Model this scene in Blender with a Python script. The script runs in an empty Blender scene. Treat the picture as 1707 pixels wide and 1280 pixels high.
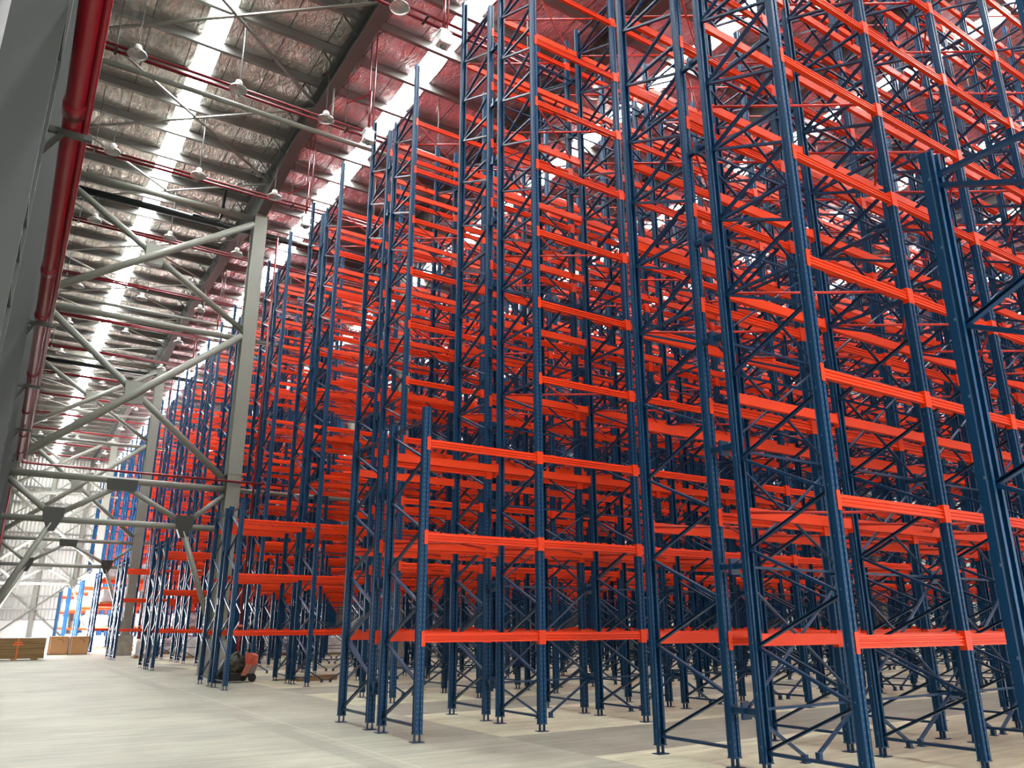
import bpy, math, random
from mathutils import Matrix, Vector
random.seed(7)
U = 1.6                       # metres per layout unit (the eye height of the photographer)
SC = bpy.context.scene
COL = SC.collection

# ------------------------------------------------------------------ materials
def mat(name, col, rough=.5, metal=0., spec=.5):
    m = bpy.data.materials.new(name); m.use_nodes = True
    b = m.node_tree.nodes['Principled BSDF']
    b.inputs['Base Color'].default_value = (*col, 1)
    b.inputs['Roughness'].default_value = rough
    b.inputs['Metallic'].default_value = metal
    b.inputs['Specular IOR Level'].default_value = spec
    return m
def nodes(m): return m.node_tree.nodes, m.node_tree.links, m.node_tree.nodes['Principled BSDF']
def noise_var(m, scale, a, b, coord='Object', stretch=(1, 1, 1), bump=0., detail=4, rough=None, bscale=None):
    n, l, p = nodes(m)
    tc = n.new('ShaderNodeTexCoord'); mp = n.new('ShaderNodeMapping'); mp.inputs['Scale'].default_value = stretch
    nz = n.new('ShaderNodeTexNoise'); nz.inputs['Scale'].default_value = scale; nz.inputs['Detail'].default_value = detail
    cr = n.new('ShaderNodeValToRGB'); cr.color_ramp.elements[0].position = .3; cr.color_ramp.elements[1].position = .7
    cr.color_ramp.elements[0].color = (*a, 1); cr.color_ramp.elements[1].color = (*b, 1)
    l.new(tc.outputs[coord], mp.inputs['Vector']); l.new(mp.outputs[0], nz.inputs['Vector'])
    l.new(nz.outputs['Fac'], cr.inputs['Fac']); l.new(cr.outputs['Color'], p.inputs['Base Color'])
    if bump:
        nb = n.new('ShaderNodeTexNoise'); nb.inputs['Scale'].default_value = bscale or scale*3; nb.inputs['Detail'].default_value = 3
        bp = n.new('ShaderNodeBump'); bp.inputs['Strength'].default_value = bump; bp.inputs['Distance'].default_value = .05
        l.new(mp.outputs[0], nb.inputs['Vector']); l.new(nb.outputs['Fac'], bp.inputs['Height']); l.new(bp.outputs[0], p.inputs['Normal'])
    return m, mp, cr

M = {}
M['orange'] = mat('orange_powder_coat', (.70, .044, .005), .36, 0, .3)
M['red_rod'] = mat('red_orange_rod_paint', (.50, .02, .008), .4)
M['blue'] = mat('blue_powder_coat', (.0012, .038, .102), .42, 0, .25)
M['brace_blue'] = mat('blue_brace_paint', (.003, .033, .090), .32, 0, .4)
M['steel'] = mat('grey_green_steel_paint', (.20, .205, .175), .45)
M['dark_steel'] = mat('dark_grey_steel_paint', (.034, .038, .035), .5)
M['rafter'] = mat('mid_grey_rafter_paint', (.085, .09, .082), .45)
M['liner'] = mat('grey_wall_liner', (.10, .105, .10), .6)
M['gusset'] = mat('dark_gusset_paint', (.022, .024, .018), .5)
M['redpipe'] = mat('sprinkler_red_paint', (.15, .003, .008), .30)
M['purlin'] = mat('galvanised_purlin', (.20, .20, .19), .42, .55)
M['galv'] = mat('galvanised_plate', (.35, .36, .36), .35, .8)
M['black'] = mat('black_pipe', (.012, .014, .013), .35)
M['white_lamp'] = mat('lamp_white', (.62, .62, .58), .4)
M['clear'] = mat('lamp_shade_plastic', (.42, .42, .39), .25)
M['clear'].node_tree.nodes['Principled BSDF'].inputs['Transmission Weight'].default_value = .55
M['plinth'] = mat('plinth_concrete', (.3, .29, .25), .85)
noise_var(M['plinth'], 3, (.24, .23, .20), (.36, .35, .30), bump=.2)
M['wood'] = mat('plank_wood', (.28, .16, .08), .7)
M['pallet'] = mat('pallet_wood', (.42, .27, .14), .8)
M['strap'] = mat('orange_strap', (.8, .16, .03), .5)
M['engine'] = mat('oily_engine_metal', (.035, .035, .028), .5, .4)
noise_var(M['engine'], 9, (.012, .012, .01), (.10, .10, .075), bump=.4)
M['mred'] = mat('faded_red_cowl', (.62, .07, .03), .5)
noise_var(M['mred'], 3, (.50, .035, .02), (.72, .20, .12))
M['salmon'] = mat('faded_salmon_panel', (.50, .17, .11), .5)
M['dust'] = mat('dusty_grey_panel', (.22, .19, .16), .7)
M['rubber'] = mat('rubber', (.02, .02, .02), .8)
M['white_wrap'] = mat('white_wrapped_sacks', (.74, .74, .76), .45)
noise_var(M['white_wrap'], 4, (.62, .62, .64), (.84, .84, .86), bump=.9, bscale=5)
M['carton'] = mat('carton_board', (.50, .26, .11), .8)
noise_var(M['carton'], 1.5, (.46, .235, .10), (.56, .30, .14))
M['carton_dark'] = mat('stacked_board', (.20, .12, .05), .85)
M['ink'] = mat('print_ink', (.05, .03, .02), .8)

# stacked board edges: thin horizontal layers that belong to the board itself
n, l, p = nodes(M['carton_dark'])
tc = n.new('ShaderNodeTexCoord'); mp = n.new('ShaderNodeMapping'); mp.inputs['Scale'].default_value = (.2, .2, 16)
nz = n.new('ShaderNodeTexNoise'); nz.inputs['Scale'].default_value = 3
cr = n.new('ShaderNodeValToRGB'); cr.color_ramp.elements[0].color = (.15, .09, .035, 1); cr.color_ramp.elements[1].color = (.27, .17, .07, 1)
cr.color_ramp.elements[0].position = .4; cr.color_ramp.elements[1].position = .6
l.new(tc.outputs['Object'], mp.inputs[0]); l.new(mp.outputs[0], nz.inputs['Vector']); l.new(nz.outputs['Fac'], cr.inputs[0]); l.new(cr.outputs[0], p.inputs['Base Color'])

# perforated upright: rows of pale punched slots on the faces (object space)
def slots(m):
    n, l, p = nodes(m)
    tc = n.new('ShaderNodeTexCoord'); sp = n.new('ShaderNodeSeparateXYZ'); l.new(tc.outputs['Object'], sp.inputs[0])
    def mth(op, a, b=None, c=None):
        q = n.new('ShaderNodeMath'); q.operation = op
        for i, v in enumerate((a, b, c)):
            if v is None: continue
            if isinstance(v, (int, float)): q.inputs[i].default_value = v
            else: l.new(v, q.inputs[i])
        return q.outputs[0]
    ax = mth('ABSOLUTE', sp.outputs['X'])
    inx = mth('COMPARE', ax, .030, .0045)
    fz = mth('FRACT', mth('MULTIPLY', sp.outputs['Z'], 1/.075))
    inz = mth('COMPARE', fz, .5, .17)
    geo = n.new('ShaderNodeNewGeometry'); sn = n.new('ShaderNodeSeparateXYZ'); l.new(geo.outputs['Normal'], sn.inputs[0])
    face = mth('GREATER_THAN', mth('ABSOLUTE', sn.outputs['Y']), .7)
    # side face: single column of bolt holes
    fz2 = mth('FRACT', mth('MULTIPLY', sp.outputs['Z'], 1/.56))
    inz2 = mth('COMPARE', fz2, .5, .018)
    yy = mth('FRACT', mth('ADD', mth('MULTIPLY', sp.outputs['Y'], 1), 10.0))
    sidef = mth('GREATER_THAN', mth('ABSOLUTE', sn.outputs['X']), .7)
    iny = mth('MAXIMUM', mth('COMPARE', sp.outputs['Y'], .0, .007), mth('COMPARE', mth('ABSOLUTE', mth('SUBTRACT', mth('ABSOLUTE', sp.outputs['Y']), .79*U)), 0, .007))
    s1 = mth('MULTIPLY', mth('MULTIPLY', inx, inz), face)
    s2 = mth('MULTIPLY', mth('MULTIPLY', iny, inz2), sidef)
    f = mth('MAXIMUM', s1, s2)
    mx = n.new('ShaderNodeMix'); mx.data_type = 'RGBA'
    mx.inputs[6].default_value = p.inputs['Base Color'].default_value; mx.inputs[7].default_value = (.10, .15, .20, 1)
    l.new(f, mx.inputs[0]); l.new(mx.outputs[2], p.inputs['Base Color'])
M['blue_slot'] = mat('blue_slotted_upright_paint', (.0012, .038, .102), .42, 0, .25); slots(M['blue_slot'])

# floor: power-floated concrete, paler slabs under the racks, saw-cut joints
M['floor'] = mat('concrete_floor', (.45, .43, .37), .55)
n, l, p = nodes(M['floor'])
tc = n.new('ShaderNodeTexCoord'); sp = n.new('ShaderNodeSeparateXYZ'); l.new(tc.outputs['Object'], sp.inputs[0])
def mth(op, a, b=None, c=None):
    q = n.new('ShaderNodeMath'); q.operation = op
    for i, v in enumerate((a, b, c)):
        if v is None: continue
        if isinstance(v, (int, float)): q.inputs[i].default_value = v
        else: l.new(v, q.inputs[i])
    return q.outputs[0]
n1 = n.new('ShaderNodeTexNoise'); n1.inputs['Scale'].default_value = .35; n1.inputs['Detail'].default_value = 6; n1.inputs['Roughness'].default_value = .65
l.new(tc.outputs['Object'], n1.inputs['Vector'])
mp = n.new('ShaderNodeMapping'); mp.inputs['Scale'].default_value = (.35, 3.2, 1); mp.inputs['Rotation'].default_value = (0, 0, .12); l.new(tc.outputs['Object'], mp.inputs[0])
n2 = n.new('ShaderNodeTexNoise'); n2.inputs['Scale'].default_value = 1.6; n2.inputs['Detail'].default_value = 7; n2.inputs['Roughness'].default_value = .7; l.new(mp.outputs[0], n2.inputs['Vector'])
c1 = n.new('ShaderNodeValToRGB'); c1.color_ramp.elements[0].position = .40; c1.color_ramp.elements[1].position = .60
c1.color_ramp.elements[0].color = (.26, .255, .205, 1); c1.color_ramp.elements[1].color = (.47, .465, .375, 1)
l.new(mth('ADD', mth('MULTIPLY', n1.outputs['Fac'], .45), mth('MULTIPLY', n2.outputs['Fac'], .55)), c1.inputs['Fac'])
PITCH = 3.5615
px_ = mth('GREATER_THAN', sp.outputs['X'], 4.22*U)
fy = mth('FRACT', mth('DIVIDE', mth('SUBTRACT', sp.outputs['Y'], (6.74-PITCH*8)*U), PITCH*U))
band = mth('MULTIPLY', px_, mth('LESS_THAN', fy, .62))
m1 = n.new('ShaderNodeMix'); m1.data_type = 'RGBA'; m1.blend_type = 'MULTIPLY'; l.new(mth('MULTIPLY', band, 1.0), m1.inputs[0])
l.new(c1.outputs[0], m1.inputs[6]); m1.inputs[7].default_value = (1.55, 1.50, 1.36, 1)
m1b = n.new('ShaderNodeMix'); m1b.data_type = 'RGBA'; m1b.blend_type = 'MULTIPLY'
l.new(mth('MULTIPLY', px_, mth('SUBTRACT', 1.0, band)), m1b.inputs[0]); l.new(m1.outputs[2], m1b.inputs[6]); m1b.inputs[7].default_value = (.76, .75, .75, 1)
j1 = mth('COMPARE', sp.outputs['X'], 2.84*U, .016)
fj = mth('FRACT', mth('DIVIDE', mth('SUBTRACT', sp.outputs['Y'], (6.12-PITCH*8)*U), PITCH*U))
j2 = mth('MULTIPLY', mth('LESS_THAN', fj, .0045), mth('GREATER_THAN', sp.outputs['X'], 2.84*U))
jf = mth('MULTIPLY', mth('MAXIMUM', j1, j2), mth('GREATER_THAN', n2.outputs['Fac'], .40))
m2 = n.new('ShaderNodeMix'); m2.data_type = 'RGBA'; l.new(mth('MULTIPLY', jf, .45), m2.inputs[0]); l.new(m1b.outputs[2], m2.inputs[6]); m2.inputs[7].default_value = (.66, .63, .54, 1)
# tyre-dark track just outside the joint
tr = mth('MULTIPLY', mth('COMPARE', sp.outputs['X'], 2.62*U, .16), mth('GREATER_THAN', n1.outputs['Fac'], .47))
m3 = n.new('ShaderNodeMix'); m3.data_type = 'RGBA'; l.new(mth('MULTIPLY', tr, .28), m3.inputs[0]); l.new(m2.outputs[2], m3.inputs[6]); m3.inputs[7].default_value = (.16, .15, .14, 1)
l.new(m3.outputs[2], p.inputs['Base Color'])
rr = mth('ADD', mth('MULTIPLY', n2.outputs['Fac'], .35), .32); l.new(rr, p.inputs['Roughness'])

# roof foil: crinkled reflective insulation with lap seams running up the slope
def foil(name, a, b):
    m = mat(name, a, .26, .80)
    n, l, p = nodes(m)
    tc = n.new('ShaderNodeTexCoord')
    mp = n.new('ShaderNodeMapping'); mp.inputs['Scale'].default_value = (2.2, .8, 1); l.new(tc.outputs['Object'], mp.inputs[0])
    nz = n.new('ShaderNodeTexNoise'); nz.inputs['Scale'].default_value = 1.9; nz.inputs['Detail'].default_value = 3.5; nz.inputs['Roughness'].default_value = .6; nz.inputs['Distortion'].default_value = 1.5
    l.new(mp.outputs[0], nz.inputs['Vector'])
    n0 = n.new('ShaderNodeTexNoise'); n0.inputs['Scale'].default_value = 1.1; n0.inputs['Detail'].default_value = 6; l.new(tc.outputs['Object'], n0.inputs['Vector'])
    cr = n.new('ShaderNodeValToRGB'); cr.color_ramp.elements[0].color = (*a, 1); cr.color_ramp.elements[1].color = (*b, 1)
    cr.color_ramp.elements[0].position = .35; cr.color_ramp.elements[1].position = .65; l.new(n0.outputs['Fac'], cr.inputs[0])
    sp = n.new('ShaderNodeSeparateXYZ'); l.new(tc.outputs['Object'], sp.inputs[0])
    def mt(op, x, y, z=None):
        q = n.new('ShaderNodeMath'); q.operation = op
        for i, v in enumerate((x, y, z)):
            if v is None: continue
            if isinstance(v, (int, float)): q.inputs[i].default_value = v
            else: l.new(v, q.inputs[i])
        return q.outputs[0]
    seam = mt('LESS_THAN', mt('FRACT', mt('MULTIPLY', sp.outputs['X'], 1/1.22), 0), .03)
    mx = n.new('ShaderNodeMix'); mx.data_type = 'RGBA'; l.new(seam, mx.inputs[0]); l.new(cr.outputs[0], mx.inputs[6]); mx.inputs[7].default_value = (.20, .19, .18, 1)
    l.new(mx.outputs[2], p.inputs['Base Color'])
    bp = n.new('ShaderNodeBump'); bp.inputs['Strength'].default_value = .6; bp.inputs['Distance'].default_value = .16
    l.new(nz.outputs['Fac'], bp.inputs['Height']); l.new(bp.outputs[0], p.inputs['Normal'])
    return m
M['foil'] = foil('silver_foil_insulation', (.44, .43, .38), (.74, .72, .66))
M['foil_rack_bounce'] = foil('foil_with_painted_rack_bounce', (.58, .475, .50), (.84, .73, .75))  # rose tint paints in the orange light thrown up by the racks

def emis(name, col, s):
    m = bpy.data.materials.new(name); m.use_nodes = True; nt = m.node_tree; nt.nodes.clear()
    e = nt.nodes.new('ShaderNodeEmission'); e.inputs[0].default_value = (*col, 1); e.inputs[1].default_value = s
    o = nt.nodes.new('ShaderNodeOutputMaterial'); nt.links.new(e.outputs[0], o.inputs[0]); return m
M['skylight'] = emis('daylit_translucent_sheet', (.97, 1.0, .98), 15)
M['wall_fill'] = emis('added_wall_fill_light', (.97, 1.0, 1.0), .75)  # added glow for an unseen wall band, fills the rack fronts
M['door_fill'] = emis('added_door_fill_light', (1.0, .98, .95), 3.0)  # added glow in unseen doors, fills the racks from the camera side
M['dayglow'] = emis('daylight_doorway', (1.0, .95, .98), 16)

# corrugated wall sheet
def sheet(name, col):
    m = mat(name, col, .55)
    n, l, p = nodes(m)
    tc = n.new('ShaderNodeTexCoord'); sp = n.new('ShaderNodeSeparateXYZ'); l.new(tc.outputs['Object'], sp.inputs[0])
    ad = n.new('ShaderNodeMath'); ad.operation = 'ADD'; l.new(sp.outputs['X'], ad.inputs[0]); l.new(sp.outputs['Y'], ad.inputs[1])
    mu = n.new('ShaderNodeMath'); mu.operation = 'MULTIPLY'; l.new(ad.outputs[0], mu.inputs[0]); mu.inputs[1].default_value = 2*math.pi/.35
    si = n.new('ShaderNodeMath'); si.operation = 'SINE'; l.new(mu.outputs[0], si.inputs[0])
    bp = n.new('ShaderNodeBump'); bp.inputs['Strength'].default_value = 1; bp.inputs['Distance'].default_value = .06
    l.new(si.outputs[0], bp.inputs['Height']); l.new(bp.outputs[0], p.inputs['Normal']); return m
M['wall'] = sheet('white_wall_sheet', (.62, .62, .58))
M['wall_low'] = mat('white_block_wall', (.80, .79, .77), .7)

# ------------------------------------------------------------------ mesh builder (layout units in, metres out)
class MB:
    def __init__(s): s.v = []; s.f = []; s.mi = []; s.cur = 0
    def add(s, vs, fs):
        b = len(s.v); s.v += [(x*U, y*U, z*U) for x, y, z in vs]; s.f += [tuple(b+i for i in f) for f in fs]; s.mi += [s.cur]*len(fs)
    def box(s, x0, x1, y0, y1, z0, z1):
        s.add([(x0,y0,z0),(x1,y0,z0),(x1,y1,z0),(x0,y1,z0),(x0,y0,z1),(x1,y0,z1),(x1,y1,z1),(x0,y1,z1)],
              [(3,2,1,0),(4,5,6,7),(0,1,5,4),(1,2,6,5),(2,3,7,6),(3,0,4,7)])
    def loft(s, rings, cap=True):
        n = len(rings[0]); vs = [p for r in rings for p in r]; fs = []
        for k in range(len(rings)-1):
            for i in range(n):
                j = (i+1) % n; fs.append((k*n+i, k*n+j, (k+1)*n+j, (k+1)*n+i))
        if cap: fs += [tuple(range(n-1, -1, -1)), tuple((len(rings)-1)*n+i for i in range(n))]
        s.add(vs, fs)
    def frame(s, p, q):
        p, q = Vector(p), Vector(q); d = (q-p).normalized()
        up = Vector((0,0,1)) if abs(d.z) < .95 else Vector((1,0,0))
        a = d.cross(up).normalized(); return p, q, a, a.cross(d).normalized()
    def bar(s, p, q, w, h):
        p, q, a, b = s.frame(p, q); R = [(-w/2,-h/2),(w/2,-h/2),(w/2,h/2),(-w/2,h/2)]
        s.loft([[tuple(c+a*x+b*y) for x, y in R] for c in (p, q)])
    def chan(s, p, q, w, h, t):      # C channel along p-q
        p, q, a, b = s.frame(p, q)
        R = [(-w/2,-h/2),(w/2,-h/2),(w/2,-h/2+t),(-w/2+t,-h/2+t),(-w/2+t,h/2-t),(w/2,h/2-t),(w/2,h/2),(-w/2,h/2)]
        s.loft([[tuple(c+a*x+b*y) for x, y in R] for c in (p, q)])
    def ibeam(s, p, q, w, h, t, h2=None):
        p, q, a, b = s.frame(p, q); out = []
        for c, hh in ((p, h), (q, h2 or h)):
            o = -(hh-h)/2
            T = o+hh/2; B = o-hh/2
            R = [(-w/2,B),(w/2,B),(w/2,B+t),(t/2,B+t),(t/2,T-t),(w/2,T-t),(w/2,T),(-w/2,T),(-w/2,T-t),(-t/2,T-t),(-t/2,B+t),(-w/2,B+t)]
            out.append([tuple(c+a*x+b*y) for x, y in R])
        s.loft(out)
    def tube(s, p, q, r, n=10, r2=None):
        p, q, a, b = s.frame(p, q); r2 = r if r2 is None else r2
        s.loft([[tuple(c+(a*math.cos(t*2*math.pi/n)+b*math.sin(t*2*math.pi/n))*rr) for t in range(n)] for c, rr in ((p, r), (q, r2))])
    def path(s, pts, r, n=8):
        pts = [Vector(p) for p in pts]; rings = []
        for i, c in enumerate(pts):
            d = (pts[min(i+1, len(pts)-1)]-pts[max(i-1, 0)]).normalized()
            up = Vector((0,0,1)) if abs(d.z) < .95 else Vector((0,1,0)); a = d.cross(up).normalized(); b = a.cross(d)
            rings.append([tuple(c+(a*math.cos(t*2*math.pi/n)+b*math.sin(t*2*math.pi/n))*r) for t in range(n)])
        s.loft(rings)
    def lathe(s, prof, n=14, c=(0,0,0)):
        s.loft([[(c[0]+r*math.cos(t*2*math.pi/n), c[1]+r*math.sin(t*2*math.pi/n), c[2]+z) for t in range(n)] for r, z in prof])
    def mesh(s, name, mats, smooth=False):
        me = bpy.data.meshes.new(name); me.from_pydata(s.v, [], s.f)
        for m in (mats if isinstance(mats, (list, tuple)) else [mats]): me.materials.append(m)
        if any(s.mi): me.polygons.foreach_set('material_index', s.mi)
        if smooth:
            me.polygons.foreach_set('use_smooth', [len(f) == 4 for f in s.f])
        me.update(); return me

def put(name, me, parent=None, loc=(0,0,0), rz=0, **pr):
    o = bpy.data.objects.new(name, me); COL.objects.link(o)
    if parent: o.parent = parent
    o.location = (loc[0]*U, loc[1]*U, loc[2]*U); o.rotation_euler = (0, 0, rz)
    for k, v in pr.items(): o[k] = v
    return o
def thing(name, label, cat, loc=(0,0,0), group=None, me=None, rz=0):
    o = put(name, me, None, loc, rz, label=label, category=cat)
    if group: o['group'] = group
    return o
def struct(name, me, loc=(0,0,0)): return put(name, me, None, loc, kind='structure')

# ------------------------------------------------------------------ layout constants (from the photograph's perspective)
X0, BAY = 3.385, 1.369
DEP, GAP = .79, .29
LV = [.892, 1.826, 2.752, 3.665, 4.593, 5.518, 6.441, 7.36, 8.30, 9.23]
TOP, TOPI, SHORT = 10.38, 9.70, 3.12
NB = 22
XR, YF, XL, YN = 36.5, 60.5, -.48, -4.5
ZR = 12.15
COLX = [4.18, 8.32, 12.42, 16.45, 20.5, 24.6, 28.7, 32.8]
COLY = [18.48, 32.72, 46.97]
def cx(i): return X0+i*BAY
def rowy(k): return 6.866+(k-1)*PITCH

# ------------------------------------------------------------------ rack meshes
def post_prof(s):      # s=+1: open side towards +Y
    P = [(-.039,-.031),(-.013,-.031),(-.010,-.021),(.010,-.021),(.013,-.031),(.039,-.031),(.039,.004),(.032,.009),(.032,.024),(.039,.030),
         (.020,.030),(.022,.016),(.022,-.012),(-.022,-.012),(-.022,.016),(-.020,.030),(-.039,.030),(-.032,.024),(-.032,.009),(-.039,.004)]
    return [(x, y*s) for x, y in (P if s > 0 else P)]
def post_mesh(z0, z1, s, y, simple=False):
    b = MB(); P = post_prof(s)
    if simple: P = [(-.039,-.031),(.039,-.031),(.039,.030),(-.039,.030)]
    rings = [[(px, y+py, z) for px, py in P] for z in (z0, z1)]
    if s < 0 and not simple: rings = [r[::-1] for r in rings]
    b.loft(rings)
    return b
def feet(b, y):
    b.box(-.055, .055, y-.045, y+.045, 0, .006)
    for x in (-.026, .026): b.box(x-.006, x+.006, y-.012, y+.012, .006, .075)
    b.box(-.042, .042, y-.034, y+.034, .066, .074)
def lattice(b, top, detail):
    w, h = (.032, .020)
    f = (lambda p, q: b.chan(p, q, w, h, .004)) if detail else (lambda p, q: b.bar(p, q, w, h))
    yN, yF = .022, DEP-.022
    f((0, yN, .135), (0, yF, .135))
    z = .15; far = True
    while z+.35 < top-.08:
        a, c = (yF, yN) if far else (yN, yF)
        f((0, a, z), (0, c, z+.345))
        z += .35; far = not far
        if far and z > 3.2: f((0, yN, z-.012), (0, yF, z-.012))
    f((0, yN, top-.1), (0, yF, top-.1))
H0 = {}
def frame_meshes(side, short):
    """side 'n': the outer (tall) post is the one nearer the camera; 'f': it is the farther one"""
    key = (side, short)
    if key in H0: return H0[key]
    zo, zi = (SHORT, SHORT-.02) if short else (TOP, TOPI)
    zn, zf = (zo, zi) if side == 'n' else (zi, zo)
    a = post_mesh(.07, zn, 1, 0).mesh('post', M['blue_slot']); c = post_mesh(.07, zf, -1, DEP).mesh('post', M['blue_slot'])
    L = MB(); lattice(L, min(zn, zf), True); L = L.mesh('upright_frame', M['brace_blue'])
    f1 = MB(); feet(f1, 0); f1 = f1.mesh('base_plate', M['brace_blue']); f2 = MB(); feet(f2, DEP); f2 = f2.mesh('base_plate', M['brace_blue'])
    S = MB()
    for y, z, s in ((0, zn, 1), (DEP, zf, -1)):
        t = post_mesh(.07, z, s, y, True); o = len(S.v); S.v += t.v; S.f += [tuple(o+i for i in q) for q in t.f]; S.mi += [0]*len(t.f); feet(S, y)
    lattice(S, min(zn, zf), False); S = S.mesh('upright_frame', M['blue'])
    H0[key] = (L, a, c, f1, f2, S); return H0[key]
def beam_prof(s):      # box beam with a stepped, grooved face on side s
    return [(0,-.042),(.022,-.042),(.022,-.030),(.011,-.026),(.011,-.018),(.020,-.013),(.020,-.002),(.010,.002),(.010,.009),(.022,.013),(.022,.021),(.002,.027),(.002,.042),(-.018,.042),(-.018,-.042)]
def beam_raw(b, x0, x1, y, z, s, simple=False):
    P = [(-.018,-.04),(.02,-.04),(.02,.018),(.006,.026),(.006,.04),(-.018,.04)] if simple else beam_prof(s)
    r = [[(x, y-s*py, z+pz) for py, pz in P] for x in (x0, x1)]
    if s < 0: r = [q[::-1] for q in r]
    b.loft(r)
def conn_raw(b, x, y, z, s, d):
    # end connector: hooked plate wrapping the post corner
    y0, y1 = sorted((y-s*.034, y-s*.028))
    b.box(min(x, x+d*.034), max(x, x+d*.034), y0, y1, z-.075, z+.062)
    y0, y1 = sorted((y-s*.034, y+s*.02))
    b.box(min(x+d*.034, x+d*.040), max(x+d*.034, x+d*.040), y0, y1, z-.075, z+.062)
B_ = {}
for s in (1, -1):
    b = MB(); beam_raw(b, .040, BAY-.040, 0, 0, s); B_['beam', s] = b.mesh('beam', M['orange'])
    b = MB(); beam_raw(b, .036, BAY-.036, 0, 0, s, True); B_['beams', s] = b.mesh('beam', M['orange'])
    for d, x in ((1, 0), (-1, BAY)):
        b = MB(); conn_raw(b, x, 0, 0, s, d); B_['conn', s, d] = b.mesh('end_connector', M['orange'])
def plan_raw(b, d):    # one diagonal rod lying flat between front and back beam
    ya, yb = (.03, DEP-.03) if d > 0 else (DEP-.03, .03)
    b.tube((.05, ya, 0), (BAY-.22, yb, 0), .0115, 6)
for d in (1, -1):
    b = MB(); plan_raw(b, d); B_['plan', d] = b.mesh('horizontal_brace', M['red_rod'], True)
NODES = [.40, 1.43, 2.36, 3.30, 4.23, 5.15, 6.08, 7.0, 7.93, 8.87]
def spine_mesh(top):
    b = MB(); zs = [z for z in NODES if z < top]
    for i, z in enumerate(zs):
        b.bar((0, 0, z), (BAY, 0, z), .022, .018)
        if i+1 < len(zs):
            z2 = zs[i+1]
            b.bar((.02, -.012, z+.02), (BAY-.02, -.012, z2-.02), .024, .012)
            b.bar((.02, .012, z2-.02), (BAY-.02, .012, z+.02), .024, .012)
    for x, e in ((.03, .60), (BAY-.03, BAY-.60)):
        b.bar((x, 0, .39), (e, 0, .05), .026, .02)
        b.box(e-.03, e+.03, -.03, .03, 0, .006); b.box(e-.02, e+.02, -.018, .018, .006, .06)
    return b.mesh('spine_brace', M['brace_blue'])
SP = {True: spine_mesh(3.0), False: spine_mesh(9.2)}
def spacer_mesh(top, only=None):
    b = MB()
    for z in (only or NODES):
        if z > top: break
        b.box(-.022, .022, .028, GAP-.028, z-.02, z+.02)
        b.box(-.045, .045, GAP/2-.012, GAP/2+.012, z-.06, z+.06)
        for y in (.026, GAP-.030): b.box(-.030, .030, y, y+.004, z-.035, z+.035)
    return b.mesh('row_spacer', M['brace_blue'])
SPC1 = spacer_mesh(9, [0.0])
SPC = {True: spacer_mesh(3.0), False: spacer_mesh(9.2)}

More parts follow.
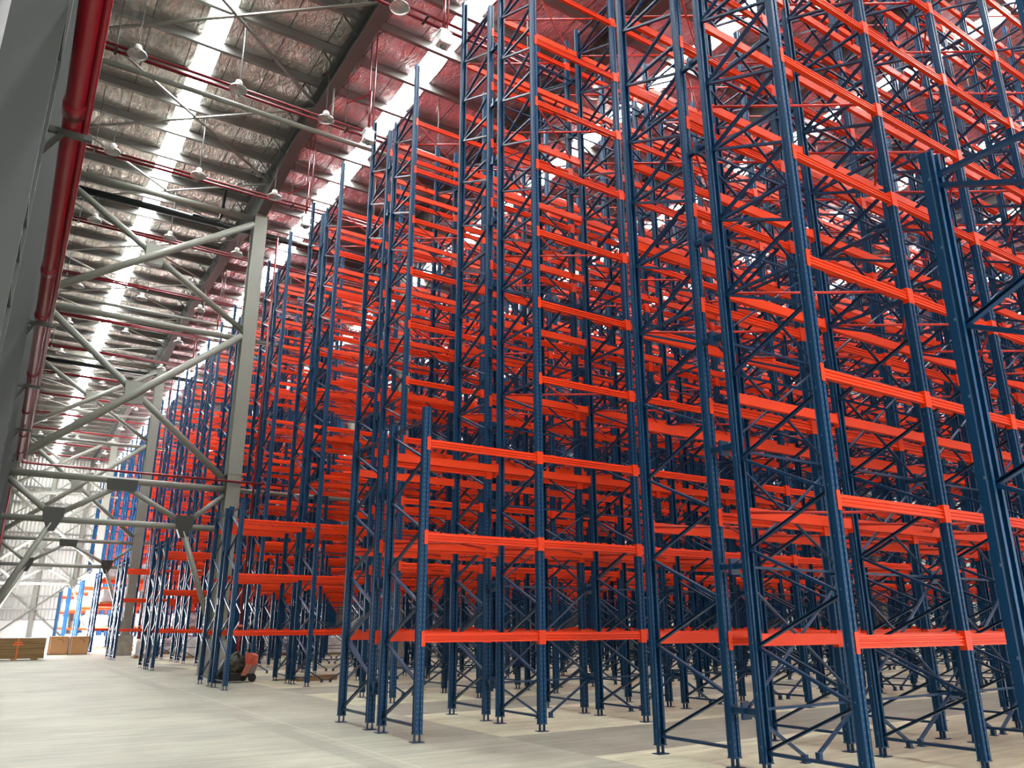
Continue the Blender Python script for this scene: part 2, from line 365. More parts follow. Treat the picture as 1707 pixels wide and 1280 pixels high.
ORD = ['nearest', 'second', 'third', 'fourth', 'fifth', 'sixth', 'seventh', 'eighth', 'ninth', 'tenth', 'eleventh', 'twelfth', 'thirteenth',
       'fourteenth', 'fifteenth', 'sixteenth', 'seventeenth']
def merged(name, me_list, mats, parent):
    """many small placed copies -> one mesh (the far remainder of a part)"""
    vs, fs, b = [], [], 0
    for me, (x, y, z) in me_list:
        vs += [(v.co.x+x*U, v.co.y+y*U, v.co.z+z*U) for v in me.vertices]
        fs += [tuple(b+i for i in q.vertices) for q in me.polygons]; b = len(vs)
    m = bpy.data.meshes.new(name); m.from_pydata(vs, [], fs); m.materials.append(mats); m.update()
    o = put(name, m, parent); o['kind'] = 'stuff'; return o
CACHE = {}
for k in range(-1, 16):
    y0 = rowy(k); odd = k % 2 == 1
    i0 = 0 if odd else 1
    colrow = any(abs(y0+.93-yc) < 1.2 for yc in COLY)
    gaps = [i for i in range(NB) if colrow and any(cx(i) < c < cx(i+1) for c in COLX)]
    for half in (0, 1):
        ys = y0+half*(DEP+GAP); side = 'n' if half == 0 else 'f'
        nth = ORD[k+1]
        if k == -1: lab = ('near' if half == 0 else 'far')+' half of the nearest pair of blue racks, at the right picture edge'
        elif k == 0: lab = ('near half of the tall rack pair at right, feet cut by the frame', 'far half of the tall rack pair at right, its end foot on pale concrete')[half]
        elif k == 1: lab = ('near half of the rack pair at centre, short end frame closest to the aisle floor', 'far half of the centre rack pair, behind the short end frame')[half]
        elif k == 3: lab = ('near half of the rack pair beside the red floor machine', 'far half of the rack pair whose short end stands before the first concrete plinth')[half]
        else: lab = f"{'near' if half == 0 else 'far'} side of the {nth} back-to-back rack pair counted from the camera"
        R = thing('pallet_rack', lab, 'rack', (0, ys, 0), 'rows of empty blue and orange pallet racking' if k < 9 else 'far rows of pallet racking holding white goods')
        # frames
        xo = .2 if k == -1 else 0
        for i in range(i0, NB+1):
            short = odd and i == 0
            L, a, c, f1, f2, S = frame_meshes(side, short)
            near = (k <= 5 and i <= 8)
            if near:
                o = put('upright_frame', L, R, (cx(i)+(xo if i else 0), 0, 0))
                put('post', a, o); put('post', c, o); put('base_plate', f1, o); put('base_plate', f2, o)
            else: put('upright_frame', S, R, (cx(i), 0, 0))
        # beams
        items = []; plans = []
        for i in range(i0, NB):
            for n_, z in enumerate(LV):
                if odd and i == 0 and n_ > 2: continue
                if k == -1 and i == 0: continue
                for s in (1, -1):
                    if i in gaps and ((half == 0 and s == -1) or (half == 1 and s == 1)): continue
                    items.append((i, n_, s, z))
                if n_ % 2 == 1 and i not in gaps and not (k == -1 and i == 0): 
                    for d in (1, -1): plans.append((i, z+.0, d))
        det = k <= 3
        ind = items[:100]; rest = items[100:]
        for i, n_, s, z in ind:
            o = put('beam', B_['beam' if det else 'beams', s], R, (cx(i)+xo, 0 if s == 1 else DEP, z))
            if k <= 2:
                for d in (1, -1): put('end_connector', B_['conn', s, d], o)
        key = ('b', i0, tuple(gaps), half, k == -1)
        if key not in CACHE:
            CACHE[key] = merged('beam', [(B_['beams', s], (cx(i), 0 if s == 1 else DEP, z)) for i, n_, s, z in rest], M['orange'], R).data
        else: put('beam', CACHE[key], R)['kind'] = 'stuff'
        if k <= 9:
            for i, z, d in plans[:(60 if k <= 4 else 0)]: put('horizontal_brace', B_['plan', d], R, (cx(i), 0, z))
            rp = plans[(60 if k <= 4 else 0):]
            key = ('p', i0, tuple(gaps), k <= 4, k == -1)
            if key not in CACHE: CACHE[key] = merged('horizontal_brace', [(B_['plan', d], (cx(i), 0, z)) for i, z, d in rp], M['red_rod'], R).data
            else: put('horizontal_brace', CACHE[key], R)['kind'] = 'stuff'
        if half == 0:
            for i in range(i0, NB+1):
                if i in gaps: pass
                if k <= 3 and i-i0 < 10:
                    for z in NODES:
                        if not (odd and i == 0 and z > 3.0): put('row_spacer', SPC1, R, (cx(i), DEP, z))
                else: put('row_spacer', SPC[odd and i == 0], R, (cx(i), DEP, 0))['kind'] = 'stuff'
            for i in range(i0, NB):
                if i in gaps or (odd and i == 0): continue
                put('spine_brace', SP[False], R, (cx(i), DEP+GAP/2, 0))

# ------------------------------------------------------------------ setting
b = MB(); b.box(XL-.3, XR+.3, YN-.3, YF+.3, -.15, 0); struct('floor', b.mesh('floor', M['floor']))
# skylight strips lie between columns; foil ceiling sags between purlins
PY0, PSP = -4.20, 1.133
purl = []; y = PY0
while y < YF: purl.append(y); y += PSP
SKY = [(1.66, 2.08)]+[(c-.22, c+.22) for c in (5.86, 10.25, 14.4, 18.5, 22.5, 26.6, 30.7, 34.7)]
edges = [XL]+[e for s in SKY for e in s]+[XR]
def ceil_patch(x0, x1, m):
    b = MB(); ysx = []
    full = [YN]+purl+[YF]
    for a, c in zip(full, full[1:]):
        for t in range(6): ysx.append((a+(c-a)*t/6, math.sin(math.pi*t/6)))
    ysx.append((YF, 0))
    n = len(ysx); nx = max(2, int((x1-x0)/.5)); vs = []; fs = []
    for ix in range(nx+1):
        x = x0+(x1-x0)*ix/nx
        for yy, sg in ysx: vs.append((x, yy, ZR-.045*sg*(1+.4*math.sin(x*3.1+yy))))
    for ix in range(nx):
        for j in range(n-1): fs.append((ix*n+j, ix*n+j+1, (ix+1)*n+j+1, (ix+1)*n+j))
    b.add(vs, fs); b.box(x0, x1, YN, YF, ZR+.05, ZR+.12)
    return b.mesh('ceiling', m, True)
for j in range(0, len(edges), 2):
    x0, x1 = edges[j], edges[j+1]
    for a, c, m in (((x0, min(x1, COLX[0]), 'foil'), (COLX[0], x1, 'foil_rack_bounce')) if x0 < COLX[0] < x1 else ((x0, x1, 'foil' if x1 < COLX[0] else 'foil_rack_bounce'),)):
        struct('ceiling', ceil_patch(a, c, M[m]))
for q, (x0, x1) in enumerate(SKY):
    b = MB(); b.box(x0, x1, YN, YF, ZR+.02, ZR+.03)
    struct('window_%d' % (q+1), b.mesh('skylight', M['skylight']))
# walls
b = MB(); b.box(XL, XR, YF, YF+.1, 1.44, ZR+.1); struct('wall_back', b.mesh('wall_back', M['wall']))
b = MB(); b.box(XL, XR, YF-.06, YF+.1, 0, 1.44); struct('wall_back_base', b.mesh('wall_back_base', M['wall_low']))
D0, D1, DZ = 36.5, 52.5, 3.2
b = MB(); b.box(XL-.1, XL, YN, D0, 0, ZR+.1); b.box(XL-.1, XL, D1, YF, 0, ZR+.1); b.box(XL-.1, XL, D0, D1, DZ, ZR+.1)
struct('wall_left', b.mesh('wall_left', M['liner']))
b = MB(); b.box(XR, XR+.1, YN, YF, 0, ZR+.1); struct('wall_right', b.mesh('wall_right', M['wall']))
# wall behind the camera: glowing doors and the band above them are added fill light
b = MB(); b.box(XL, XR, YN-.1, YN, 2.6, 4.0); b.box(XL, XR, YN-.1, YN, 8.4, ZR+.1)
x = XL
while x < XR-2: b.box(x, x+.9, YN-.1, YN, 0, 2.6); x += 3.9
struct('wall_front', b.mesh('wall_front', M['wall']))
b = MB(); b.box(XL, XR, YN-.06, YN-.04, 4.0, 8.4); struct('window_20', b.mesh('window', M['wall_fill']))  # added glowing band, out of view, brightens the rack faces
b = MB(); x = XL
while x < XR-2: b.box(x+.9, min(x+3.9, XR), YN-.9, YN-.85, -.1, 2.8); x += 3.9
struct('door_added_fill', b.mesh('added_fill_doors', M['door_fill']))
b = MB(); b.box(XL-.3, XR, YN-.9, YN-.1, -.1, -.01); struct('floor_dock', b.mesh('floor_dock', M['wall_low']))
# girts and wall posts on the far wall
b = MB()
for z in (2.1, 2.9, 3.9, 4.9, 5.9, 6.9, 7.9, 8.9, 9.9): b.box(XL, XR, YF-.14, YF-.02, z-.05, z+.05)
b.box(XL, XR, YF-.16, YF-.06, 1.40, 1.47)
struct('trim_1', b.mesh('girt', M['purlin']))
b = MB()
for x in [XL+.3, 2.1]+COLX: b.ibeam((x, YF-.3, 0), (x, YF-.3, ZR), .22, .25, .02)
struct('trim_2', b.mesh('wall_post', M['steel']))
b = MB()
for x0, x1 in ((XL+.3, 4.18), (4.18, 8.32)):
    for z0, z1 in ((0.2, 3.9), (3.9, 7.8), (7.8, 11.2)):
        b.tube((x0, YF-.45, z0), (x1, YF-.45, z1), .05); b.tube((x0, YF-.45, z1), (x1, YF-.45, z0), .05)
struct('trim_3', b.mesh('wall_bracing', M['steel']))

# purlins
b = MB()
def purlin_mesh():
    b = MB(); z0, z1, t = ZR-.185, ZR-.012, .008
    P = [(-.05,z0),(.035,z0),(.035,z0+.03),(.03,z0+.03),(.03,z0+t),(-.05+t,z0+t),(-.05+t,z1-t),(.035,z1-t),(.035,z1),(-.05,z1)]
    b.loft([[(x, y, z) for y, z in P] for x in (XL, XR)]); return b.mesh('roof_purlin', M['purlin'])
pm = purlin_mesh()
for y in purl: thing('roof_purlin', 'long galvanised roof purlin running under the foil ceiling', 'purlin', (0, y, 0), 'roof purlins under the foil', pm)

# rafters along the column lines with haunches at the columns
def rafter(x, label, m='rafter'):
    b = MB(); zt = ZR-.19
    d, dh = .46, .95; ys = [YN]+COLY+[YF]
    def seg(a, c, ha, hc):
        # constant top, varying depth
        out = []
        for yy, hh in ((a, ha), (c, hc)):
            T = zt; B = zt-hh; w = .25; t = .025
            out.append([(x+px, yy, pz) for px, pz in [(-w/2,B),(w/2,B),(w/2,B+t),(t/2,B+t),(t/2,T-t),(w/2,T-t),(w/2,T),(-w/2,T),(-w/2,T-t),(-t/2,T-t),(-t/2,B+t),(-w/2,B+t)]])
        b.loft([r[::-1] for r in out])
    prev = YN
    for yc in COLY:
        seg(prev, yc-2.6, d, d); seg(yc-2.6, yc, d, dh); seg(yc, yc+2.6, dh, d); prev = yc+2.6
    seg(prev, YF-.4, d, d)
    o = thing('roof_rafter', label, 'beam', (0, 0, 0), 'long roof beams along the column lines', b.mesh('roof_rafter', M[m]))
    # fly braces
    for yy in purl[2:-2]:
        if yy < 6 or yy > 40 or x > 9: continue
        c = MB()
        for s in (-1, 1): c.bar((x+s*.06, yy, zt-d+.03), (x+s*.42, yy, ZR-.18), .018, .018)
        put('fly_brace', c.mesh('fly_brace', M['dark_steel']), o)
LBL = ['above the first column line, left of the orange racks', 'passing over the orange racks, second from the left', 'third from the left', 'fourth from the left',
       'fifth from the left', 'sixth from the left', 'seventh from the left', 'eighth from the left']
for x, q in zip(COLX, LBL): rafter(x, 'dark grey haunched roof beam '+q)
rafter(XL+.16, 'dark grey roof beam against the left wall over the red main pipe')

# building columns
def column(x, y, label, top, w=.31, dp=.36, plinth=True, stiff=(4.35,)):
    o = thing('steel_column', label, 'column', (x, y, 0), 'grey steel building columns')
    z0 = .70 if plinth else 0
    b = MB(); t = .022
    P = [(-w/2,-dp/2),(w/2,-dp/2),(w/2,-dp/2+t),(t/2,-dp/2+t),(t/2,dp/2-t),(w/2,dp/2-t),(w/2,dp/2),(-w/2,dp/2),(-w/2,dp/2-t),(-t/2,dp/2-t),(-t/2,-dp/2+t),(-w/2,-dp/2+t)]
    b.loft([[(px, py, z) for px, py in P] for z in (z0, top)]); put('shaft', b.mesh('shaft', M['steel']), o)
    b = MB()
    for z in stiff: b.box(-w/2-.01, w/2+.01, -dp/2-.01, dp/2+.01, z-.01, z+.012)
    b.box(-w/2-.03, w/2+.03, -dp/2-.03, dp/2+.03, z0, z0+.03)
    b.box(-w/2-.02, w/2+.02, -dp/2-.02, dp/2+.02, top-.02, top)
    put('stiffener_plate', b.mesh('stiffener_plate', M['steel']), o)
    if plinth:
        b = MB(); b.box(-.27, .27, -.27, .27, 0, .70); put('plinth', b.mesh('plinth', M['plinth']), o)
cl = ['in front of the orange racks beside the red floor machine', 'second in line behind the first, by the white goods', 'third in line at the far end of the aisle']
for j, yc in enumerate(COLY):
    for q, xc in enumerate(COLX):
        lab = ('grey steel column on a concrete plinth, '+cl[j]) if q == 0 else f'grey steel column standing among the racks, {ORD[q]} from the aisle, {ORD[j]} in depth'.replace('nearest from', 'nearest to')
        column(xc, yc, lab, ZR-.19-.95+.02)
# wall columns at the left picture edge
def wall_column(y, label, m='dark_steel'):
    o = thing('steel_column', label, 'column', (-.285, y, 0), 'dark steel columns along the left wall')
    b = MB(); w, dp, t = .235, .5, .02; top = 11.0
    P = [(-w/2,-dp/2),(w/2,-dp/2),(w/2,-dp/2+t),(t/2,-dp/2+t),(t/2,dp/2-t),(w/2,dp/2-t),(w/2,dp/2),(-w/2,dp/2),(-w/2,dp/2-t),(-t/2,dp/2-t),(-t/2,-dp/2+t),(-w/2,-dp/2+t)]
    b.loft([[(px, py, z) for px, py in P] for z in (0, top)]); put('shaft', b.mesh('shaft', M[m]), o)
    b = MB()
    for z in (2.55, 2.8, 3.0, 4.05, 7.8): b.box(.012, w/2-.003, -dp/2+t, dp/2-t, z-.006, z+.006)
    put('stiffener_plate', b.mesh('stiffener_plate', M[m]), o)
wall_column(4.2, 'dark steel column filling the upper left corner of the picture')
for y, q in zip((9.2, 13.8, 18.48, 32.72, 46.97), ('second', 'third', 'fourth', 'fifth', 'sixth')): wall_column(y, f'dark steel column on the left wall, {q} one away from the camera')

# tube bracing between the left wall and the first column line
XW = -.17
def gusset(b, x, y, z, w, h, down=False):
    if down: 
        R = [(-w/2, h*.45), (w/2, h*.45), (w/2, 0), (w*.16, -h*.75), (-w*.16, -h*.75), (-w/2, 0)]
    else: R = [(-w/2, h/2), (w/2, h/2), (w/2*.9, -h/2), (-w/2*.9, -h/2)]
    b.loft([[(x+px, y+q, z+pz) for px, pz in R] for q in (-.075, .075)])
def bracing(y, label):
    o = thing('wind_bracing', label, 'bracing', (0, y, 0), 'tube bracing across the aisle')
    xr = COLX[0]-.16
    def T(name, p, q, r): 
        b = MB(); b.tube(p, q, r, 14); put(name, b.mesh(name, M['steel'], True), o)
    for za, zb in ((10.75, 7.95), (7.72, 4.22)):
        T('diagonal_tube', (XW, .05, za), (xr, .05, zb), .075)
        T('diagonal_tube', (XW, -.10, zb), (xr, -.10, za), .085)
    b = MB(); gusset(b, (XW+xr)/2-.05, -.02, 9.35, .42, .5); put('gusset_plate', b.mesh('gusset_plate', M['steel']), o)
    b = MB(); gusset(b, (XW+xr)/2-.05, -.02, 5.97, .42, .5); put('gusset_plate', b.mesh('gusset_plate', M['steel']), o)
    T('strut_tube', (XW, 0, 7.68), (xr, 0, 7.68), .07)
    T('strut_tube', (XW, 0, 10.95), (xr, 0, 10.95), .075)
    T('strut_tube', (XW, 0, 4.0), (xr, 0, 4.0), .072)
    T('strut_tube', (XW, 0, 3.10), (xr, 0, 3.10), .065)
    for p, q in (((XW, 0, 3.88), (.66, 0, 3.2)), ((.78, 0, 3.2), (1.85, 0, 3.88)), ((1.95, 0, 3.88), (3.2, 0, 3.2)), ((3.3, 0, 3.2), (xr, 0, 3.85)),
                 ((.70, -.03, 3.02), (XW+.05, -.03, 1.2)), ((3.24, -.03, 3.0), (xr+.05, -.03, .85))):
        T('web_tube', p, q, .058)
    for x, z, w, dn in ((.72, 3.16, .38, True), (1.9, 3.90, .60, False), (3.24, 3.16, .38, True)):
        b = MB(); gusset(b, x, -.01, z, w, .40 if dn else .24, dn); put('gusset_plate', b.mesh('gusset_plate', M['gusset']), o)
    for z in (4.0, 7.68): T('strut_tube', (COLX[0]+.16, 0, z), (COLX[1]-.16, 0, z), .05)
bracing(COLY[0], 'nearest grey tube cross bracing and truss spanning the left aisle')
bracing(COLY[1], 'second grey tube cross bracing seen behind the nearest one')
bracing(COLY[2], 'farthest grey tube cross bracing near the white end wall')

# roof plane bracing (flat angles)
zz = ZR-.42
yb = 3.6; q = 0
while yb < 45:
    for p, r in (((-.1, yb, zz), (COLX[0], yb+3.55, zz)), ((-.1, yb+3.55, zz), (COLX[0], yb, zz-.03))):
        b = MB(); b.bar(p, r, .055, .03)
        thing('roof_brace', 'flat steel angle crossing diagonally below the foil in the left bay', 'brace', (0, 0, 0), 'diagonal roof braces', b.mesh('roof_brace', M['steel']))
    yb += 3.56
for j, y in enumerate((13.55, 25.3, 39.5)):
    b = MB(); b.tube((-.2, 0, 0), (COLX[1]-.1, 0, 0), .05)
    for xq in (0.1, COLX[0]+.1, COLX[1]-.12): b.tube((xq, 0, 0), (xq, 0, ZR-.19-10.36), .018, 6)
    thing('tie_tube', f'grey horizontal tie tube high under the roof, {ORD[j]} one', 'tube', (-.1, y-.35, 10.36), 'roof tie tubes', b.mesh('tie_tube', M['steel'], True))
# black rainwater pipe with its drop
o = thing('rainwater_pipe', 'black drain pipe running under the roof past the first column', 'pipe', (0, COLY[0]+.35, 10.75))
b = MB(); b.tube((-.1, 0, 0), (12, 0, 0), .085, 12); put('main_run', b.mesh('main_run', M['black'], True), o)
b = MB(); b.path([(2.6, -.2, -.02), (3.1, -.2, -.04), (3.22, -.2, .0), (3.27, -.2, .12), (3.3, -.2, .9)], .045); put('drop_elbow', b.mesh('drop_elbow', M['black'], True), o)
o = thing('rainwater_pipe', 'second black drain pipe farther down the hall', 'pipe', (0, COLY[1]+.35, 10.75))
b = MB(); b.tube((-.1, 0, 0), (12, 0, 0), .085, 12); put('main_run', b.mesh('main_run', M['black'], True), o)

# ------------------------------------------------------------------ sprinkler pipework
o = thing('sprinkler_main', 'thick red fire main running along the left wall', 'pipe', (0, 0, 0))
b = MB(); b.tube((-.085, -.5, 4.2), (-.045, 18.15, 4.2), .058, 18); put('large_pipe', b.mesh('large_pipe', M['redpipe'], True), o)
b = MB(); b.tube((-.015, -.5, 4.2), (.055, 18.1, 4.22), .024, 12); put('small_pipe', b.mesh('small_pipe', M['redpipe'], True), o)
for y in (5.1, 7.9, 9.2, 11.6, 13.8, 15.6, 17.2):
    b = MB(); xx = -.085+.04*(y+.5)/18.65; b.tube((xx, y-.07, 4.2), (xx, y+.07, 4.2), .069, 16); put('coupling', b.mesh('coupling', M['redpipe'], True), o)
for y in (5.3, 9.3, 12, 14.9):
    b = MB(); b.box(-.30, .06, y-.02, y+.02, 4.10, 4.135); b.bar((-.28, y, 3.82), (-.12, y, 4.1), .03, .03); put('support_bracket', b.mesh('support_bracket', M['gusset']), o)
b = MB(); b.path([(-.04, 18.1, 4.2), (-.03, 18.2, 4.19), (.05, 18.24, 4.17), (.3, 18.25, 4.16), (6.5, 18.25, 4.16)], .026, 10); put('branch_pipe', b.mesh('branch_pipe', M['redpipe'], True), o)
o = thing('sprinkler_riser', 'thin red pipes dropping down the left wall below the fire main', 'pipe', (0, 0, 0))
for y in (18.1, 19.5):
    b = MB(); b.tube((-.10, y+.35, 0), (-.10, y+.35, 3.7), .018, 8); put('riser_pipe', b.mesh('riser_pipe', M['redpipe'], True), o)
spy = [9.55+3.5*i for i in range(-3, 14)]
for j, y in enumerate(spy):
    if y < 1 or y > YF-1: continue
    o = thing('sprinkler_pipe', 'twin red sprinkler pipes crossing high under the roof', 'pipe', (0, y, 0), 'twin red sprinkler branch pipes')
    b = MB(); b.tube((0, 0, 10.52), (XR-.1, 0, 10.52), .030, 8); put('upper_pipe', b.mesh('upper_pipe', M['redpipe'], True), o)
    b = MB(); b.tube((0, -.15, 10.52), (XR-.1, -.15, 10.52), .026, 8); put('lower_pipe', b.mesh('lower_pipe', M['redpipe'], True), o)
    b = MB()
    x = .25
    while x < XR-1: b.tube((x, .035, 10.5), (x, .035, ZR-.03), .009, 5); b.box(x-.02, x+.02, -.18, .05, 10.475, 10.49) ; x += 2.09
    put('hanger_rod', b.mesh('hanger_rod', M['gusset']), o)['kind'] = 'stuff'
# standpipes at the plinths
for (x, y), q in zip(((4.62, COLY[0]-.2), (4.62, COLY[1]-.2)), ('first', 'second')):
    o = thing('standpipe', f'dark red hydrant standpipe beside the {q} concrete plinth', 'pipe', (x, y, 0))
    b = MB(); b.tube((0, 0, 0), (0, 0, .95), .05, 12); put('body', b.mesh('body', M['redpipe'], True), o)
    b = MB(); b.tube((0, 0, .95), (0, 0, 10.5), .026, 8); put('riser_pipe', b.mesh('riser_pipe', M['redpipe'], True), o)
    b = MB(); b.lathe([(.0, .98), (.06, .98), (.075, 1.0), (.075, 1.02), (.02, 1.04), (.0, 1.06)], 12); put('valve_wheel', b.mesh('valve_wheel', M['mred'], True), o)

# ------------------------------------------------------------------ lamps
def lamp_meshes():
    c = MB(); c.lathe([(.001, .14), (.05, .14), (.065, .10), (.06, .055), (.03, .04), (.001, .04)], 14)
    s = MB(); s.lathe([(.05, .055), (.10, .035), (.145, -.01), (.165, -.05), (.158, -.05), (.138, -.01), (.095, .025), (.045, .045)], 18)
    w = MB(); w.tube((0, 0, .14), (0, 0, ZR-.18-10.45), .006, 5)
    return c.mesh('housing', M['white_lamp'], True), s.mesh('lamp_shade', M['clear'], True), w.mesh('suspension_cable', M['dark_steel'])
lc, ls, lw = lamp_meshes()
def lamp(x, y, lab, group):
    o = thing('pendant_lamp', lab, 'lamp', (x, y, 10.45), group)
    put('housing', lc, o); put('lamp_shade', ls, o); put('suspension_cable', lw, o)
lys = [5.6, 9.2, 12.75, 16.2, 20.1, 23.7, 27.3, 30.9, 34.5, 38.1, 41.7, 45.3, 48.9, 52.5, 56.1]
lys = [min(purl, key=lambda p: abs(p-v)) for v in lys]
named = {(.57, 12.75): 'white dome lamp hanging nearest the red main pipe at upper left', (2.27, 12.75): 'white dome lamp hanging right beside the bright left skylight, nearest one',
         (3.93, 12.75): 'white dome lamp hanging beside the big grey roof beam at top', (3.93, 16.2): 'white dome lamp hanging just above the head of the first column',
         (2.27, 16.2): 'white dome lamp between the two nearest pairs of red pipes by the skylight', (.57, 16.2): 'white dome lamp at left hanging above the second pair of red pipes'}
for y in lys:
    for x in (.57, 2.27, 3.93):
        lamp(x, y, next((t for (a, c), t in named.items() if a == x and abs(c-y) < .7), None) or ( 'white dome high bay lamp hanging in rows above the left aisle'), 'high bay lamps above the aisle')
for y in lys[:8]:
    for x in (7.9, 11.9, 16.0): lamp(x, y, 'white dome high bay lamp hanging above the orange racks', 'high bay lamps above the racks')
# boxy lamps on red drop pipes
def box_lamp(x, y, lab):
    o = thing('pendant_light', lab, 'lamp', (x, y, 9.75), 'boxy white lights on red drop pipes')
    b = MB(); b.box(-.085, .085, -.085, .085, -.14, .10); b.box(-.06, .06, -.06, .06, .10, .14)
    for s in (-1, 1):
        b.box(s*.10-.008, s*.10+.008, -.10, .10, -.13, -.10); b.box(s*.10-.008, s*.10+.008, -.10, .10, .06, .08)
        b.box(s*.10-.006, s*.10+.006, -.006, .006, -.13, .08)
    put('housing', b.mesh('housing', M['white_lamp']), o)
    b = MB(); b.lathe([(.001, -.20), (.04, -.19), (.055, -.15), (.05, -.14), (.001, -.14)], 12); put('lens', b.mesh('lens', M['clear'], True), o)
    b = MB(); b.tube((0, 0, .14), (0, 0, 1.0), .022, 10); put('drop_pipe', b.mesh('drop_pipe', M['redpipe'], True), o)
    b = MB(); b.tube((-.03, 0, .9), (-.03, 0, ZR-.03-9.75), .014, 6); b.tube((.07, 0, .2), (.07, 0, ZR-.03-9.75), .014, 6); b.tube((0, .02, .95), (-.45, .02, .55), .014, 6)
    put('hanger_rod', b.mesh('hanger_rod', M['redpipe']), o)
for (x, y), q in zip(((4.5, 8.95), (4.5, 11.95), (4.55, 15.7), (4.55, 20.6), (4.55, 24.3), (4.55, 28)),
    ('nearest one at top centre', 'second one, left of the tall silver post', 'third one right of the first column head', 'fourth one, left of the first column', 'fifth one, far down the hall', 'sixth and farthest one')):
    box_lamp(x, y, 'boxy white light hanging on a red pipe, '+q)

# ------------------------------------------------------------------ goods on the floor and in the far racks
o = thing('cardboard_stack', 'dark strapped stack of flat cardboard on the floor at the far left', 'stack', (.62, 30.35, 0))
for z0, z1 in ((.05, .33), (.34, .50), (.51, .655)):
    b = MB(); b.box(-.55, .95, -.45, .45, z0, z1); put('board_bundle', b.mesh('board_bundle', M['carton_dark']), o)
b = MB()
for x in (-.4, .15, .7): b.box(x-.08, x+.08, -.42, .42, 0, .05)
put('skid', b.mesh('skid', M['pallet']), o)
b = MB(); b.box(.18, .215, -.46, -.452, .0, .66); b.box(.18, .215, -.46, .46, .655, .662); b.box(.06, .34, -.465, -.455, .45, .50); b.box(.10, .30, -.465, -.455, .52, .56)
put('strap', b.mesh('strap', M['strap']), o)
b = MB(); b.box(-.55, .95, -.45, .45, .665, .672); put('white_cover', b.mesh('white_cover', M['white_wrap']), o)
for x, w, lab in ((1.93, .62, 'tan cardboard carton beside the dark cardboard stack'), (2.62, .62, 'tan cardboard carton standing at the foot of the far rack')):
    o = thing('carton', lab, 'carton', (x, 35.2, 0))
    b = MB(); b.box(-.02, w, -.4, .4, .05, .66); put('body', b.mesh('body', M['carton']), o)
    b = MB(); b.box(-.02, w, -.4, .4, 0, .045); put('skid', b.mesh('skid', M['pallet']), o)
    b = MB()
    for t in range(5): b.box(.28+t*.035, .28+t*.035+.022, -.403, -.4, .55, .565)
    b.box(.45, .47, -.403, -.4, .45, .52)
    put('print', b.mesh('print', M['ink']), o)
    b = MB(); b.box(-.03, -.02, -.41, .41, .05, .67); b.box(.04, .05, -.405, -.4, .05, .66); put('edge_guard', b.mesh('edge_guard', M['white_wrap']), o)

def sack_mesh(seed, w, d, h):
    rnd = random.Random(seed); b = MB(); nx, nz = 8, 6
    rings = []
    for iz in range(nz+1):
        z = .09+(h-.09)*iz/nz; ring = []
        pin = 1-.10*(iz/nz)**2 if iz < nz else .82
        m = 24
        for t in range(m):
            a = 2*math.pi*t/m; c, s = math.cos(a), math.sin(a)
            k = (abs(c)**6+abs(s)**6)**(-1/6)
            j = 1+rnd.uniform(-.035, .035)+.03*math.sin(iz*math.pi)
            bulge = 1+.03*math.sin(iz/nz*math.pi*3)
            ring.append((c*k*w/2*pin*j*bulge, s*k*d/2*pin*j*bulge, z+rnd.uniform(-.012, .012)))
        rings.append(ring)
    b.loft(rings); return b.mesh('wrapped_sacks', M['white_wrap'], True)
sm = [sack_mesh(i, .52, .62, h) for i, h in enumerate((.60, .66, .55))]
pb = MB()
for y in (-.26, 0, .26): pb.box(-.28, .28, y-.04, y+.04, 0, .06)
for x in (-.24, -.12, 0, .12, .24): pb.box(x-.04, x+.04, -.31, .31, .06, .08)
pmesh = pb.mesh('pallet', M['pallet'])
def goods(x, y, z, lab, grp):
    o = thing('palletised_sacks', lab, 'pallet load', (x, y, z), grp)
    put('wrapped_sacks', random.choice(sm), o, rz=random.choice((0, math.pi))); put('pallet', pmesh, o)
    return o
rnd = random.Random(3); cnt = 0
for k in range(7, 16):
    y0 = rowy(k); i0 = 0 if k % 2 else 1
    for half in (0, 1):
        if half == 1 and k < 12: pass
        for lv in (0, 1, 2, 3):
            if k < 9 and lv > 0: continue
            z = 0 if lv == 0 else LV[lv-1]+.041
            for i in range(i0, 9 if k < 9 else 5):
                if k in (4, 8, 12) and any(cx(i)-.4 < c < cx(i+1)+.4 for c in COLX): continue
                for q in (.36, 1.01):
                    if cnt >= 290 or rnd.random() < (.55 if k < 9 else .22): continue
                    if half == 1 and rnd.random() < .6: continue
                    goods(cx(i)+q, y0+half*(DEP+GAP)+DEP/2, z, f"white wrapped pallet of sacks {'on the floor' if lv == 0 else 'on the '+ORD[lv-1].replace('nearest','lowest')+' beam level'} in the {ORD[k+1]} rack pair", f'white wrapped pallets, rack pair {ORD[k+1]}, '+('floor' if lv == 0 else 'level '+ORD[lv-1].replace('nearest', 'lowest')))
                    cnt += 1

# ride-on floor machine by the first column
o = thing('floor_machine', 'old red and black engine-driven floor machine parked by the first column', 'machine', (4.02, 15.9, 0), None, None, .25)
b = MB(); b.box(-.34, .30, -.16, .16, .09, .15); b.box(-.36, -.18, -.18, .18, .15, .22); b.tube((-.34, -.1, .06), (-.34, .1, .06), .05); b.box(-.20, .02, -.17, .17, .03, .10)
put('chassis', b.mesh('chassis', M['rubber']), o)
b = MB(); b.loft([[(x*1., y, z) for x, y, z in r] for r in ([(-.22,-.13,.17),(.06,-.13,.17),(.06,.13,.17),(-.22,.13,.17)], [(-.26,-.15,.26),(.10,-.15,.26),(.10,.15,.26),(-.26,.15,.26)], [(-.22,-.13,.40),(.10,-.13,.42),(.10,.13,.42),(-.22,.13,.40)], [(-.14,-.08,.47),(.04,-.08,.49),(.04,.08,.49),(-.14,.08,.47)])])
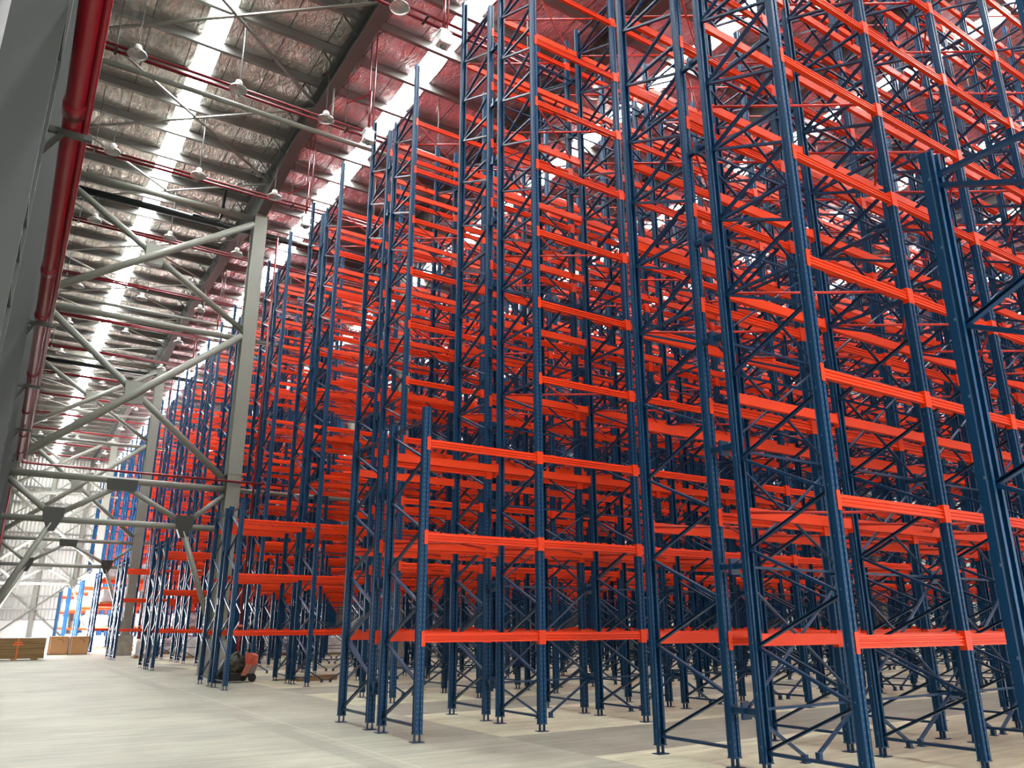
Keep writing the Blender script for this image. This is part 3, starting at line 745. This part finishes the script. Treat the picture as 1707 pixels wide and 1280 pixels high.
b.tube((-.12, -.17, .30), (-.12, .0, .30), .085, 14); b.tube((-.02, -.1, .44), (-.02, -.1, .56), .025); b.tube((-.2, -.02, .42), (-.02, -.02, .52), .03); b.tube((.02, -.165, .34), (.02, -.02, .34), .05, 12)
put('engine', b.mesh('engine', M['engine'], True), o)
b = MB(); b.loft([[(.16,-.12,.14),(.28,-.12,.14),(.28,.12,.14),(.16,.12,.14)], [(.20,-.14,.30),(.34,-.14,.30),(.34,.14,.30),(.20,.14,.30)], [(.24,-.13,.48),(.37,-.13,.46),(.37,.13,.46),(.24,.13,.48)], [(.25,-.09,.52),(.34,-.09,.50),(.34,.09,.50),(.25,.09,.52)]])
put('rear_cowl', b.mesh('rear_cowl', M['mred']), o)
b = MB(); b.loft([[(.02,-.17,.12),(.13,-.17,.12),(.13,.17,.12),(.02,.17,.12)], [(.12,-.175,.33),(.22,-.175,.31),(.22,.175,.31),(.12,.175,.33)]])
put('side_cowl', b.mesh('side_cowl', M['salmon']), o, label='faded salmon side panel')
b = MB(); b.loft([[(.14,-.15,.10),(.29,-.15,.10),(.29,.15,.10),(.14,.15,.10)], [(.20,-.155,.29),(.35,-.155,.29),(.35,.155,.29),(.20,.155,.29)]])
put('rear_skirt', b.mesh('rear_skirt', M['dust']), o, label='dusty grey lower panel')
for s in (-1, 1):
    b = MB(); b.tube((.25, s*.15, .075), (.25, s*.19, .075), .075, 16); put('wheel', b.mesh('wheel', M['rubber'], True), o)
b = MB(); b.path([(.33, 0, .45), (.43, 0, .52), (.45, -.08, .54), (.45, .08, .54)], .012); put('handle', b.mesh('handle', M['rubber']), o)
# planks on the floor
for j, (x, y, L, a, lab) in enumerate(((5.05, 15.35, .75, .05, 'weathered wooden plank lying nearest on the floor behind the racks'), (5.0, 15.62, .9, -.03, 'longer wooden plank lying behind the nearest one'),
        (5.35, 15.5, .55, .1, 'short thick timber lying across the end of the planks'), (4.75, 15.85, 1.1, -.02, 'thin dark pole lying on the floor by the planks'))):
    b = MB(); r = .05 if j < 3 else .02; b.box(0, L, 0, .10 if j < 3 else .03, .0, .05+.02*j if j < 3 else .03)
    thing('timber_plank', lab, 'plank', (x, y+.0, 0), 'timber lying on the floor', b.mesh('timber_plank', M['wood']), a)

# ------------------------------------------------------------------ light
W = bpy.data.worlds.new('daylight'); SC.world = W; W.use_nodes = True
bg = W.node_tree.nodes['Background']; bg.inputs[0].default_value = (.85, .93, 1, 1); bg.inputs[1].default_value = 3.0
b = MB(); b.box(XL-.55, XL-.5, D0-1, D1+1, 0, DZ+.6); struct('door_1', b.mesh('daylit_yard', M['dayglow']))
b = MB(); b.box(XL-.6, XL-.1, D0-1, D1+1, -.12, 0); struct('floor_apron', b.mesh('floor_apron', M['wall_low']))

# ------------------------------------------------------------------ camera
f, pi_, ya, ro = 1293.85, math.radians(17.28436), math.radians(32.72869), math.radians(-.16969)
sy, cy, spt, cpt = math.sin(ya), math.cos(ya), math.sin(pi_), math.cos(pi_)
right = Vector((cy, -sy, 0)); fwd = Vector((sy*cpt, cy*cpt, spt)); up = right.cross(fwd)
r2 = right*math.cos(ro)+up*math.sin(ro); u2 = -right*math.sin(ro)+up*math.cos(ro)
cam = bpy.data.cameras.new('camera'); co = bpy.data.objects.new('camera', cam); COL.objects.link(co)
mt_ = Matrix((r2, u2, -fwd)).transposed().to_4x4(); mt_.translation = Vector((0, 0, U))
co.matrix_world = mt_
cam.sensor_width = 36; cam.lens = f/1707*36; cam.clip_end = 500; cam.clip_start = .05
SC.camera = co
SC.view_settings.view_transform = 'Standard'; SC.view_settings.look = 'None'; SC.view_settings.gamma = 1; SC.view_settings.use_curve_mapping = False
SC.view_settings.exposure = 2.15
SC.cycles.max_bounces = 7; SC.cycles.diffuse_bounces = 4; SC.cycles.glossy_bounces = 3; SC.cycles.transmission_bounces = 3
SC.cycles.sample_clamp_indirect = 8
print('objects', len(bpy.data.objects), 'goods', cnt)
